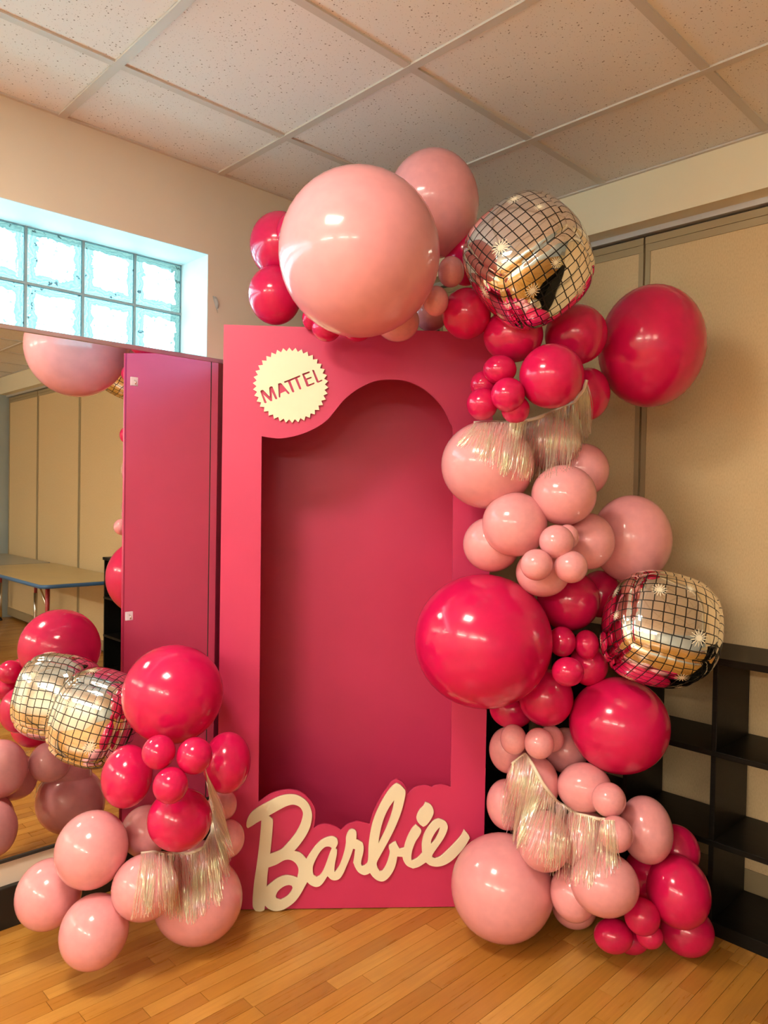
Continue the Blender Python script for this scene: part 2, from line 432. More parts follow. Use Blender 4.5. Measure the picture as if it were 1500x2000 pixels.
bm = bmesh.new(); d = ray(418, 592); p = EYE + d*(XL/d.x)
pv = [[bm.verts.new((.002+.012*math.sin(i*.9)*(j-.2), (j-.5)*.016*(1-i*.12)+i*.0035, .026-i*.0125)) for j in (0, .5, 1)] for i in range(6)]
for i in range(5):
    for j in range(2): bm.faces.new((pv[i][j], pv[i][j+1], pv[i+1][j+1], pv[i+1][j]))
bmesh.ops.solidify(bm, geom=bm.faces[:], thickness=.0006)
o = tag(link('torn_tape', bm_mesh(bm, 'torn_tape', True), 'white_paint'), 'scrap of torn white tape on the wall right of the glass block window', 'tape'); o.location = p

# ------------------------------------------------------------------ right side: folding partition, soffit, track
wall_right = structure(box('wall_right', (XL-.1, YR+.045, 0), (XB+.1, YR+.10, ZC), 'dark_gap'))
PP = 1.0865; seam0 = -1.418
k0 = -1
for k in range(-2, 6):
    x0 = max(seam0+PP*k, XL+.01); x1 = min(seam0+PP*(k+1), XB-.02)
    if x1-x0 < .1: continue
    p = box('partition_panel', (x0+.004, YR, .03), (x1-.004, YR+.04, 2.485), 'partition_vinyl', wall_right)
    box('edge_strip', (x0+.004, YR-.004, .03), (x0+.024, YR+.001, 2.485), 'olive_metal', p)
    box('edge_strip', (x1-.024, YR-.004, .03), (x1-.004, YR+.001, 2.485), 'olive_metal', p)
    box('head_strip', (x0+.004, YR-.005, 2.428), (x1-.004, YR+.001, 2.455), 'olive_metal', p)
    box('head_strip', (x0+.004, YR-.007, 2.4575), (x1-.004, YR+.001, 2.485), 'olive_metal', p)
    box('foot_strip', (x0+.004, YR-.005, .03), (x1-.004, YR+.001, .12), 'olive_metal', p)
structure(box('trim_1', (XL, YS, 2.513), (XB, YR+.10, ZC+.01), 'soffit_paint'))
structure(box('trim_2', (XL, YR-.028, 2.492), (XB, YR+.03, 2.513), 'track_metal'))
structure(box('wall_back', (XB, YB-.1, 0), (XB+.1, YR+.2, ZC+.05), 'grey_blue_paint'))
structure(box('wall_front', (XL-.1, YB-.1, 0), (XB+.1, YB, ZC+.05), 'patch_paint'))

# ------------------------------------------------------------------ ceiling lamps
def lamp(cx, cy, lx, ly, mat, label, name='ceiling_light'):
    e = tag(empty(name, (cx, cy, ZC)), label, 'ceiling light', 'ceiling lights')
    box('diffuser', (-lx/2, -ly/2, .004), (lx/2, ly/2, .008), mat, e)
    for a, b, c, d in ((-lx/2-.03, -ly/2-.03, lx/2+.03, -ly/2), (-lx/2-.03, ly/2, lx/2+.03, ly/2+.03), (-lx/2-.03, -ly/2, -lx/2, ly/2), (lx/2, -ly/2, lx/2+.03, ly/2)):
        box('frame_rail', (a, b, -.003), (c, d, .012), 'grid_metal', e)
    return e
lamp(NEAR_LAMP[0], NEAR_LAMP[1], .50, .50, 'lamp_near', 'square recessed ceiling light nearest the mirror')
fy = .045-TILE*5
for i, (lx_, nm) in enumerate(((-1.236, 'nearest the mirror wall'), (.602, 'in the middle of the room'), (2.44, 'nearest the grey-blue wall'))):
    e = tag(empty('strip_light', (lx_, fy, ZC)), 'long fluorescent strip light behind the viewer, '+nm, 'strip light', 'strip lights across the ceiling')
    box('housing', (-.68, -.02, -.33), (.68, .02, -.29), 'grid_metal', e, .004)
    for t in (-.05, .05): tube('lamp_tube', [(-.64, t, -.31), (.64, t, -.31)], .018, 'lamp_far', e, 10)
    for t in (-.66, .66): box('end_cap', (t-.02, -.075, -.335), (t+.02, .075, -.285), 'grid_metal', e)
    for t in (-.5, .5): tube('hanger', [(t, 0, -.29), (t, 0, -.0035)], .004, 'grid_metal', e, 6)  # added drop below the ceiling, so the bare tubes also light it

# ------------------------------------------------------------------ black cube shelf along the partition
SX0, SX1, SY0, SY1 = -2.222, .586, 2.497, 2.788
shelf = tag(empty('cube_shelf', ((SX0+SX1)/2, SY0, 0)), 'long low black open-back cube shelf against the beige folding partition', 'shelf')
ox = (SX0+SX1)/2
def sb(name, lo, hi, bev=.002): return box(name, (lo[0]-ox, lo[1]-SY0, lo[2]), (hi[0]-ox, hi[1]-SY0, hi[2]), 'black_wood', shelf, bev)
sb('top_board', (SX0-.01, SY0-.006, .902), (SX1+.01, SY1, .925))
sb('base_board', (SX0, SY0, 0), (SX1, SY1, .045))
for z in (.295, .594): sb('shelf_board', (SX0, SY0, z), (SX1, SY1, z+.019))
for k in range(10):
    xx = SX0+(SX1-SX0)*k/9 - .0085*(1 if k else 0)
    sb('upright', (max(xx-.0085, SX0), SY0+.003, .045), (min(xx+.0085, SX1), SY1-.003, .902))

# ------------------------------------------------------------------ two activity tables seen in the mirror
def table(x0, x1, y0, y1, z, top, label):
    e = tag(empty('activity_table', ((x0+x1)/2, (y0+y1)/2, 0)), label, 'table', 'tables along the partition')
    w, d = (x1-x0)/2, (y1-y0)/2; c = .07
    def rr(w, d):
        pts = []
        for sx_, sy__, a0 in ((1, 1, 0), (-1, 1, 90), (-1, -1, 180), (1, -1, 270)):
            for a in range(0, 91, 15):
                t = math.radians(a0+a); pts.append((sx_*(w-c)+c*math.cos(t), sy__*(d-c)+c*math.sin(t)))
        return pts
    flat_shape('table_top', [rr(w-.008, d-.008)], .03, top, e, Matrix.Translation((0, 0, z-.014)))
    flat_shape('edge_band', [rr(w, d), rr(w-.008, d-.008)], .028, 'table_edge_blue', e, Matrix.Translation((0, 0, z-.015)))
    for sx_ in (-1, 1):
        for sy__ in (-1, 1):
            lg = tube('leg', [(sx_*(w-.16), sy__*(d-.10), z-.03), (sx_*(w-.16), sy__*(d-.10), .30)], .016, 'leg_red', e, 10)
            tube('leg_insert', [(sx_*(w-.16), sy__*(d-.10), .42), (sx_*(w-.16), sy__*(d-.10), .012)], .0185, 'chrome', lg, 10)
            tube('glide', [(sx_*(w-.16), sy__*(d-.10), .016), (sx_*(w-.16), sy__*(d-.10), .0)], .023, 'black_rubber', lg, 10)
            tube('brace', [(sx_*(w-.16), sy__*(d-.10), z-.20), (sx_*(w-.34), sy__*(d-.10), z-.03)], .008, 'chrome', e, 8)
    return e
table(.60, 2.40, 2.03, 2.77, .73, 'table_top_beige', 'beige-topped table with blue edge beside the black shelf, seen in the mirror')
table(2.42, 3.82, 2.03, 2.77, .73, 'table_top_grey', 'grey-topped table beyond the blue-edged table, farthest in the mirror')

# ------------------------------------------------------------------ the giant pink display box
BX0, BX1, BH, BD = -.146, .782, 2.012, .40
box_root = empty('display_box', BOX_A)
box_root.matrix_world = Matrix(((BT.x, BN.x, 0, BOX_A.x), (BT.y, BN.y, 0, BOX_A.y), (0, 0, 1, 0), (0, 0, 0, 1)))
# local frame: x along the front, y towards the room, z up.  (x, y, z) is left-handed if BN flips, so check
if BT.cross(BN).z < 0:
    box_root.matrix_world = Matrix(((BT.x, -BN.x, 0, BOX_A.x), (BT.y, -BN.y, 0, BOX_A.y), (0, 0, 1, 0), (0, 0, 0, 1)))
SGN = -1    # the room lies at local -y
tag(box_root, 'tall hot pink life-size doll box with arched opening and cream script lettering', 'display box')
def front_matrix(off): return Matrix(((1, 0, 0, 0), (0, 0, -1, SGN*off), (0, 1, 0, 0), (0, 0, 0, 1)))
arch = [(511, 852), (530, 855), (550, 856), (582, 850), (614, 837), (638, 821), (656, 800), (674, 779), (698.5, 760), (730, 745), (762, 741), (794, 744), (822, 756), (847, 775), (865, 797), (879, 825), (885, 850), (885, 990), (883, 1260)]
cloud = [(880.5, 1537.5), (863, 1532.5), (849, 1535), (844, 1538), (830, 1534), (813, 1537.5), (802, 1545), (795.5, 1552), (794, 1541.7), (787, 1529), (774, 1522), (765, 1527), (755, 1540), (743, 1558), (733, 1577), (727, 1592), (722, 1610), (713, 1608), (697, 1605), (693, 1606), (678, 1611), (666, 1622), (655, 1615), (637, 1610), (623, 1612), (612.5, 1618), (616, 1590), (612, 1573), (600, 1557.5), (585, 1547), (565, 1543), (543, 1546), (525, 1553), (504.5, 1567)]
opening = smooth_loop([box_uv(*p) for p in arch+cloud+[(508, 1210)]], 4, 38)
PT = .012
flat_shape('front_panel', [rect(BX0, .004, BX1, BH), opening], PT, 'pink_paint', box_root, front_matrix(-PT/2))
def bb(name, lo, hi, mat='pink_paint'): return box(name, lo, hi, mat, box_root, .0015)
bb('side_panel', (BX0, PT, .004), (BX0+.012, BD, BH)); bb('side_panel', (BX1-.012, PT, .004), (BX1, BD, BH))
bb('back_panel', (BX0+.012, BD-.012, .004), (BX1-.012, BD, BH)); bb('top_panel', (BX0+.012, PT, BH-.012), (BX1-.012, BD-.012, BH))
bb('bottom_panel', (BX0+.012, PT, .004), (BX1-.012, BD-.012, .016))
def T1(pts): return [box_uv(470+x/6, 1520+y/6, .01) for x, y in pts]
def T2(pts): return [box_uv(680+x/6, 1510+y/6, .01) for x, y in pts]
word = (T1([(140, 1440), (145, 1510), (175, 1555), (235, 1560), (278, 1545), (285, 1490), (330, 1530), (400, 1555), (480, 1545), (560, 1505), (640, 1440), (700, 1360), (745, 1280), (780, 1215), (820, 1250), (880, 1272), (930, 1260), (970, 1220), (1018, 1145), (1060, 1185), (1110, 1195), (1160, 1175), (1200, 1120), (1240, 1030), (1290, 910), (1318, 825), (1342, 830), (1330, 930), (1318, 1000)])
 + T2([(62, 1050), (80, 1100), (120, 1160), (180, 1192), (225, 1185), (255, 1168), (290, 1215), (340, 1255), (400, 1268), (450, 1245), (500, 1190), (540, 1120), (562, 1050), (575, 975), (635, 980), (650, 1030), (690, 1085), (760, 1117), (830, 1095), (910, 1045), (960, 1080), (1040, 1095), (1130, 1075), (1220, 1020), (1310, 930), (1380, 840), (1425, 760), (1410, 725), (1360, 665), (1320, 740), (1240, 830), (1150, 920), (1080, 980), (1020, 1003), (990, 990), (985, 965), (1010, 920), (1060, 850), (1120, 760), (1160, 670), (1165, 610), (1130, 560), (1060, 535), (1000, 560), (940, 630), (890, 720), (865, 820), (865, 900), (868, 938), (820, 990), (770, 1020), (742, 1025), (740, 970), (755, 890), (790, 800), (830, 740), (855, 690), (850, 655), (795, 605), (750, 650), (700, 740), (670, 820), (655, 880), (605, 890), (580, 850), (560, 805), (530, 815), (480, 850), (477, 880), (488, 930), (470, 1010), (440, 1090), (400, 1150), (372, 1155), (345, 1110), (335, 1050), (380, 960), (430, 870), (510, 720), (570, 590), (620, 460), (655, 330), (672, 220), (650, 180), (610, 140), (570, 120), (530, 145), (470, 210), (400, 320), (340, 440), (290, 570), (260, 700), (240, 850), (232, 1030), (200, 1080), (165, 1093), (152, 1070), (155, 1020), (175, 940), (182, 870), (170, 820), (130, 795), (95, 780), (98, 700), (80, 668), (40, 660), (5, 680)])
 + T1([(1235, 690), (1232, 770), (1210, 880), (1165, 1010), (1120, 1085), (1102, 1103), (1098, 1080), (1105, 1000), (1125, 900), (1130, 840), (1112, 822), (1140, 760), (1130, 710), (1090, 688), (1030, 690), (950, 725), (880, 790), (820, 870), (770, 950), (730, 905), (690, 875), (625, 855), (690, 780), (760, 680), (810, 580), (835, 470), (830, 390), (800, 310), (740, 245), (650, 200), (540, 195), (430, 225), (320, 280), (200, 345), (120, 410), (75, 490), (68, 560), (85, 585), (130, 560), (190, 520), (242, 492), (235, 600), (215, 800), (190, 1000), (160, 1200), (145, 1350)]))
holes = [T1([(325, 440), (450, 370), (540, 325), (620, 308), (690, 335), (725, 385), (728, 440), (700, 540), (640, 650), (560, 750), (470, 840), (345, 890), (355, 800), (370, 640), (378, 500), (360, 470)]),
 T1([(325, 1045), (420, 1010), (510, 960), (580, 955), (640, 990), (675, 1050), (675, 1110), (662, 1170), (600, 1150), (520, 1143), (430, 1175), (360, 1225), (305, 1275), (312, 1150)]),
 T1([(412, 1380), (440, 1320), (500, 1270), (560, 1250), (600, 1258), (610, 1290), (580, 1345), (530, 1395), (465, 1428), (420, 1415)]),
 T1([(845, 1090), (850, 1020), (890, 930), (940, 850), (990, 805), (1040, 800), (1070, 820), (1045, 880), (1010, 980), (970, 1080), (930, 1140), (890, 1163), (855, 1140)]),
 T2([(540, 315), (525, 410), (490, 530), (430, 680), (355, 828), (365, 740), (390, 620), (430, 500), (480, 400)]),
 T2([(1078, 630), (1060, 700), (1020, 780), (968, 838), (975, 780), (1010, 710), (1050, 655)])]
dot = T2([(905, 342), (960, 365), (995, 415), (1000, 470), (970, 540), (920, 605), (880, 628), (840, 600), (805, 550), (805, 500), (840, 430), (880, 390)])
wl = flat_shape('script_lettering', [smooth_loop(word, 4, 42)]+[smooth_loop(q, 4, 42) for q in holes], .010, 'cream_paint', box_root, front_matrix(.0062))
wl['label'] = 'cream script word reading Barbie across the front'
dt = flat_shape('letter_dot', [smooth_loop(dot, 4, 60)], .010, 'cream_paint', wl); dt.location = (0, 0, 0)
def T3(pts): return [box_uv(485+x/8.8235, 670+y/8.8235, .008) for x, y in pts]
bc = T3([(731, 728)])[0]; br = (T3([(1383, 728)])[0][0]-T3([(80, 728)])[0][0])/2
saw = []
for i in range(76):
    a = math.radians(93)+2*math.pi*i/76; r = br*(1.0 if i % 2 == 0 else .905); saw.append((bc[0]+r*math.cos(a), bc[1]+r*math.sin(a)))
mt = [[(205, 832), (222, 812), (255, 808), (370, 925), (360, 768), (385, 745), (415, 748), (500, 955), (490, 970), (465, 965), (408, 845), (412, 1000), (385, 1003), (258, 885), (318, 1025), (300, 1040), (278, 1030)],
 [(512, 700), (545, 688), (570, 695), (712, 862), (705, 880), (685, 878), (640, 830), (555, 870), (552, 935), (535, 942), (525, 925)],
 [(612, 665), (885, 555), (898, 570), (885, 588), (845, 605), (915, 785), (905, 800), (882, 798), (805, 620), (725, 655), (795, 835), (780, 852), (757, 845), (682, 668), (628, 688)],
 [(925, 530), (1050, 487), (1062, 500), (1055, 515), (965, 552), (1000, 612), (1080, 580), (1095, 592), (1085, 608), (1012, 635), (1040, 715), (1130, 680), (1145, 692), (1135, 708), (1030, 752), (1005, 745)],
 [(1097, 465), (1120, 460), (1135, 472), (1212, 655), (1265, 630), (1280, 640), (1270, 655), (1205, 685), (1180, 678)]]
bd = flat_shape('badge', [saw]+[T3(q) for q in mt], .008, 'cream_paint', box_root, front_matrix(.0052))
bd['label'] = 'round cream saw-toothed badge with cut-out letters MATTEL'

# ------------------------------------------------------------------ balloons
NB = []          # (centre, 3x3 inverse) for draping the tinsel
def k_at(px, py, off):
    d = ray(px, py); return ((BOX_A-EYE).dot(BN)+off)/d.dot(BN)
ball_bm_cache = {}
def ball_mesh(tail=True):
    bm = bmesh.new(); bmesh.ops.create_uvsphere(bm, u_segments=44, v_segments=28, radius=1)
    for v in bm.verts:          # -z is the knot end
        q = max(0, -v.co.z)
        f = 1+.07*q**4+.06*q**24
        v.co *= f
    return bm_mesh(bm, 'balloon', True)
def view_axes(px, py):
    d = ray(px, py); a = (RT - d*RT.dot(d)).normalized(); b = a.cross(d)*1.0
    b = (UP - d*UP.dot(d) - a*UP.dot(a)).normalized()
    return d, a, b
def place(px, py, rx, ry, off):
    d, a, b = view_axes(px, py); k = k_at(px, py, off)
    tx, ty = (px-750)/FPX, (py-1000)/FPX
    for _ in range(200):
        z = k*d.dot(FW)
        ra = rx*z/FPX/math.sqrt(1+tx*tx)*math.sqrt(1+ty*ty)**0; rb = ry*z/FPX/math.sqrt(1+ty*ty)
        c = EYE+d*k
        if c.z-rb*1.0 > .004: break
        k *= .996
    return c, d, a, b, ra, rb
ball_me = {m: None for m in ('light_pink_latex', 'hot_pink_latex')}
for m in ball_me:
    ball_me[m] = ball_mesh(); ball_me[m].materials.append(MATS[m])
P_, R_ = 'light_pink_latex', 'hot_pink_latex'
def balloon(px, py, rx, ry, off, m, label, group, rc=None):
    c, d, a, b, ra, rb = place(px, py, rx, ry, off)
    rd = rc if rc else (ra*rb)**.5
    o = link('latex_balloon', ball_me[m])
    # local z points to the viewer; tails are tied behind, into the garland
    zc = -d
    o.matrix_world = Matrix(((a.x*ra, b.x*rb, zc.x*rd, c.x), (a.y*ra, b.y*rb, zc.y*rd, c.y), (a.z*ra, b.z*rb, zc.z*rd, c.z), (0, 0, 0, 1)))
    NB.append((c, o.matrix_world.to_3x3().inverted()))
    tag(o, label, 'balloon', group)
    return o
GT, GM, GC_, GL, GB, GG = 'balloons over the top of the box', 'pink balloons halfway up the garland', 'hot pink balloons in the middle of the garland', 'pink balloons at the right foot of the garland', 'hot pink balloons by the black shelf', 'balloons in the cluster by the mirror'
GR = 'hot pink balloons under the upper disco balloon'
DATA = [
 # --- top
 (702, 496, 157, 169, .44, P_, 'giant light pink balloon in front, at the top of the garland above the box', GT),
 (845, 400, 90, 110, .14, P_, 'large light pink balloon nearest the ceiling, behind the giant pink one', GT),
 (548, 480, 60, 68, -.08, R_, 'medium magenta balloon, upper one left of the giant pink balloon', GT),
 (574, 455, 34, 42, .02, R_, 'magenta balloon sliver between the upper magenta balloon and the giant pink one', GT),
 (537, 577, 52, 59, -.03, R_, 'hot pink balloon hanging left below the giant pink balloon, over the box corner', GT),
 (881, 531, 26, 31, .26, P_, 'tiny pink balloon beside the upper disco balloon, higher of two', GT),
 (851, 588, 25, 30, .28, P_, 'tiny pink balloon beside the giant pink balloon, lower of two', GT),
 (776, 628, 43, 40, .18, P_, 'pink balloon peeping out under the giant one over the box front', GT),
 (842, 608, 36, 40, -.12, P_, 'pink balloon resting on top of the box edge below the tiny pair', GT),
 (638, 640, 29, 28, .12, R_, 'small hot pink balloon under the giant pink one, left of two', GT),
 (697, 641, 30, 27, .14, R_, 'small hot pink balloon under the giant pink one, right of two', GT),
 (606, 622, 16, 22, .03, R_, 'narrow sliver of hot pink balloon peeping out just above the box top, left', GT),
 (911, 613, 48, 51, .24, R_, 'red-pink balloon over the box top, left of the upper disco balloon', GT),
 (912, 500, 44, 60, .10, R_, 'dark pink balloon hidden between the second pink giant and the disco balloon', GT),
 # --- under the upper disco
 (1272, 677, 107, 121, .12, R_, 'big dark pink balloon far right in front of the folding partition', GR),
 (1002, 655, 59, 54, .24, R_, 'hot pink balloon directly under the upper disco balloon', GR),
 (1125, 654, 62, 60, .22, R_, 'hot pink balloon between the upper disco balloon and the big dark pink one', GR),
 (1077, 735, 64, 64, .36, R_, 'shiny hot pink balloon in front, above the upper tinsel fringe', GR),
 (976, 722, 33, 29, .32, R_, 'tiny hot pink balloon, topmost of the bunch above the fringe', GR),
 (944, 752, 26, 28, .27, R_, 'tiny hot pink balloon half hidden behind the bunch, at its left', GR),
 (942, 789, 31, 32, .31, R_, 'tiny hot pink balloon, lowest left of the bunch above the fringe', GR),
 (992, 771, 33.5, 34, .37, R_, 'tiny hot pink balloon, frontmost in the middle of the bunch', GR),
 (1007, 800, 28, 28, .34, R_, 'tiny hot pink balloon at the bottom of the bunch touching the fringe', GR),
 (1147, 770, 45, 52, .14, R_, 'dark pink balloon behind the right end of the upper fringe', GR),
 # --- middle pink
 (952, 908, 91, 86, .24, P_, 'big light pink balloon under the upper fringe, over the box edge', GM),
 (1138, 918, 52, 52, .14, P_, 'light pink balloon behind the fringe, nearest the partition seam', GM),
 (1101, 967, 64, 59, .34, P_, 'light pink balloon just below the tips of the upper fringe', GM),
 (1005, 1024, 64, 63, .32, P_, 'light pink balloon in front, left of the middle pink group', GM),
 (960, 1063, 56, 54, .22, P_, 'light pink balloon at the far left of the middle group, over the box frame', GM),
 (1087, 1058, 34.5, 33, .42, P_, 'tiny light pink balloon, top of the front trio', GM),
 (1108, 1049, 23, 25, .40, P_, 'tiny light pink balloon hidden behind the top one of the trio', GM),
 (1048, 1103, 32, 31, .44, P_, 'tiny light pink balloon, left of the front trio', GM),
 (1115, 1107, 33, 32, .44, P_, 'tiny light pink balloon, right of the front trio', GM),
 (1150, 1057, 51, 55, .28, P_, 'light pink balloon between the trio and the big pink one at right', GM),
 (1233, 1053, 80, 86, .14, P_, 'big light pink balloon at right, above the second disco balloon', GM),
 (1060, 1118, 53, 48, .30, P_, 'light pink balloon under the tiny trio, touching the giant hot pink one', GM),
 (1078, 866, 56, 52, .16, P_, 'pink balloon covered by the middle of the upper tinsel fringe', GM),
 # --- middle hot pink
 (943, 1251, 135, 132, .245, R_, 'giant shiny hot pink balloon in front of the right box frame', GC_),
 (1110, 1172, 62, 60, .15, R_, 'hot pink balloon right of the giant one, under the pink trio', GC_),
 (1172, 1160, 42, 46, .08, R_, 'shadowed dark pink balloon behind the left edge of the second disco balloon', GC_),
 (1098, 1253, 27, 30, .25, R_, 'tiny hot pink balloon, left of three beside the giant hot pink one', GC_),
 (1146, 1259, 25, 29, .25, R_, 'tiny hot pink balloon, right of three, touching the second disco balloon', GC_),
 (1109, 1312, 32, 29, .36, R_, 'tiny hot pink balloon, lowest of three beside the giant hot pink one', GC_),
 (1150, 1298, 38, 42, .20, R_, 'dark pink balloon behind the tiny three, under the second disco balloon', GC_),
 (1066, 1362, 54, 57, .20, R_, 'dark pink balloon below the giant hot pink one, right of the box edge', GC_),
 (1000, 1385, 44, 38, .06, R_, 'shadowed dark pink balloon tucked under the giant one by the box edge', GC_),
 (1209, 1416, 100, 96, .25, R_, 'big hot pink balloon below the second disco balloon', GC_),
 # --- lower right pink
 (1003, 1444, 26, 30, .24, P_, 'tiny pink balloon, left of three above the lower right fringe', GL),
 (1053, 1452, 29.5, 31, .28, P_, 'tiny pink balloon, front of three above the lower right fringe', GL),
 (1077, 1443, 25, 27, .20, P_, 'tiny pink balloon, hindmost of three above the lower right fringe', GL),
 (993, 1465, 38, 46, .05, P_, 'shaded pink balloon behind the tiny three, nearest the box edge', GL),
 (1106, 1466, 42, 46, .12, P_, 'shaded pink balloon left of the big hot pink one below the disco', GL),
 (1040, 1530, 52, 60, .22, P_, 'salmon pink balloon under the start of the lower right fringe', GL),
 (990, 1571, 40, 51, .10, P_, 'pink balloon behind the fringe, against the right box edge', GL),
 (1141, 1538, 54, 50, .28, P_, 'pink balloon above the fringe cord, under the big hot pink one', GL),
 (1189, 1562, 34, 35, .38, P_, 'small pink balloon, upper of two at the right end of the fringe cord', GL),
 (1262, 1620, 53, 68, .33, P_, 'pink balloon at the right of the foot group, beside the black shelf', GL),
 (1203, 1629, 34, 37, .44, P_, 'small pink balloon, lower of two at the right end of the fringe cord', GL),
 (981, 1732, 101, 110, .20, P_, 'big light pink balloon on the floor in front of the lettering end', GL),
 (1062, 1642, 54, 62, .32, P_, 'pink balloon behind the middle of the lower right fringe', GL),
 (1181, 1727, 68, 66, .44, P_, 'pink balloon in front under the fringe tips, above the tiny hot pink ones', GL),
 (1120, 1745, 46, 58, .32, P_, 'pink balloon between the big floor balloon and the front one', GL),
 (1122, 1770, 45, 46, .16, P_, 'shaded pink balloon on the floor, lowest behind the front one', GL),
 (1142, 1640, 58, 60, .30, P_, 'pink balloon behind the right part of the lower right fringe', GL),
 # --- hot pink by the shelf
 (1320, 1660, 48, 52, .24, R_, 'dark pink balloon highest by the shelf, behind the foot group', GB),
 (1325, 1741, 64, 75, .37, R_, 'big shiny hot pink balloon at the bottom right by the shelf', GB),
 (1342, 1818, 54, 53, .30, R_, 'hot pink balloon on the floor, farthest right by the shelf', GB),
 (1198, 1828, 39, 36.5, .34, R_, 'small hot pink balloon on the floor, leftmost by the pink foot group', GB),
 (1254, 1790, 36, 39, .40, R_, 'small hot pink balloon above the floor ones, left of the big shiny one', GB),
 (1269, 1828, 27, 27, .40, R_, 'tiny hot pink balloon squeezed between its two larger floor neighbours', GB),
 (1234, 1836, 34, 30, .30, R_, 'small dark pink balloon behind the leftmost one, touching the floor', GB),
 (1268, 1708, 50, 55, .26, R_, 'dark pink balloon wedged between the pink foot group and the big shiny one', GB),
 # --- cluster by the mirror
 (338, 1355, 100, 98, .207, R_, 'big shiny hot pink balloon topping the cluster by the mirror', GG),
 (310, 1469, 33.5, 34.5, .42, R_, 'tiny hot pink balloon, upper left of three in the mirror-side cluster', GG),
 (380, 1476, 35.6, 37, .42, R_, 'tiny hot pink balloon, upper right of three in the mirror-side cluster', GG),
 (333, 1534, 35, 37, .46, R_, 'tiny hot pink balloon, lowest of three in the mirror-side cluster', GG),
 (248, 1516, 51, 63, .30, R_, 'hot pink balloon under the left disco balloon', GG),
 (443, 1489, 47, 61, .25, R_, 'hot pink balloon against the left box frame', GG),
 (351, 1600, 64, 64, .34, R_, 'hot pink balloon ringed by the left fringe cord', GG),
 (285, 1623, 50, 52, .20, P_, 'pink balloon behind, left of the balloon ringed by fringe', GG),
 (434, 1572, 29, 32, .12, P_, 'small pink balloon by the left box frame, upper of two', GG),
 (444, 1638, 34, 39, .15, P_, 'small pink balloon by the left box frame, lower of two', GG),
 (179, 1659, 73.5, 79, .34, P_, 'light pink balloon, upper of the front trio by the mirror', GG),
 (95, 1746, 67, 73, .28, P_, 'light pink balloon, leftmost of all, above the black baseboard', GG),
 (184, 1819, 69.5, 78, .40, P_, 'light pink balloon, lowest and nearest on the wooden floor at left', GG),
 (283, 1733, 66, 68, .38, P_, 'pink balloon behind the left part of the left fringe', GG),
 (387, 1757, 88, 91, .20, P_, 'big pink balloon on the floor under the right part of the left fringe', GG),
 (392, 1690, 54, 50, .20, P_, 'pink balloon behind the middle of the left fringe, above the big floor one', GG),
]
for row in DATA: balloon(*row)

# ------------------------------------------------------------------ foil disco balloons
def disco_mesh():
    bm = bmesh.new(); uvl = bm.loops.layers.uv.new('UVMap'); n = 30; p = 2.7
    for ax in range(3):
        for sg in (-1, 1):
            grid = []
            for i in range(n+1):
                row = []
                for j in range(n+1):
                    u, v = 2*i/n-1, 2*j/n-1
                    w = Vector((math.tan(u*.72)/math.tan(.72), math.tan(v*.72)/math.tan(.72), 1.0))
                    q = [0, 0, 0]; q[ax] = sg*w.z; q[(ax+1) % 3] = w.x*sg; q[(ax+2) % 3] = w.y
                    q = Vector(q)
                    r = (abs(q.x)**p+abs(q.y)**p+abs(q.z)**p)**(-1/p)
                    c = q*r
                    e = min(1-abs(u), 1-abs(v))
                    wr = noise.noise(c*9)*.5+.5
                    c *= 1-.05*math.exp(-(e/.045)**2)*(.6+.8*wr)-.012*math.exp(-(e/.16)**2)*noise.noise(c*7)
                    row.append(bm.verts.new(c*.97))
                grid.append(row)
            for i in range(n):
                for j in range(n):
                    q = [(i, j), (i+1, j), (i+1, j+1), (i, j+1)]
                    f = bm.faces.new([grid[a][b] for a, b in q]); f.smooth = True
                    for lp, (a, b) in zip(f.loops, q): lp[uvl].uv = (a/n, b/n)
    bmesh.ops.remove_doubles(bm, verts=bm.verts[:], dist=1e-4)
    bmesh.ops.recalc_face_normals(bm, faces=bm.faces[:])
    return bm_mesh(bm, 'disco_balloon')
disco_me = disco_mesh(); disco_me.materials.append(MATS['disco_foil'])
def ortho(a1, a2, a3):
    z = a3.normalized(); x = (a1-z*a1.dot(z)).normalized(); y = z.cross(x); return Matrix((x, y, z)).transposed()
def disco(px, py, rx, ry, off, rot, label):
    c, d, a, b, ra, rb = place(px, py, rx, ry, off)
    V = Matrix((a, b, -d)).transposed()
    S = Matrix.Diagonal((ra, rb, (ra*rb)**.5))
    Mx = (V @ S @ rot)
    o = link('disco_balloon', disco_me)
    m = Mx.to_4x4(); m.translation = c; o.matrix_world = m
    NB.append((c, Mx.inverted()))
    tag(o, label, 'foil balloon', 'mirrored disco balloons')
    return o
rot1 = ortho(Vector((.55, -.5, .66)), Vector((.6, .5, .62)), Vector((-.35, .65, .67)))
disco(1031, 511, 118, 123, .40, rot1, 'upper silver disco ball foil balloon beside the second pink giant')
rot2 = Matrix.Rotation(math.radians(-8), 3, 'Z') @ Matrix.Rotation(math.radians(-22), 3, 'X') @ Matrix.Rotation(math.radians(18), 3, 'Y')
disco(1289, 1229, 118, 110, .36, rot2, 'silver disco ball foil balloon at right above the black shelf')
rot3 = Matrix.Rotation(math.radians(-17), 3, 'Z') @ Matrix.Rotation(math.radians(-16), 3, 'Y') @ Matrix.Rotation(math.radians(14), 3, 'X')
disco(188, 1400, 86, 100, .055, rot3, 'silver disco ball foil balloon by the mirror, left of the big hot pink one')

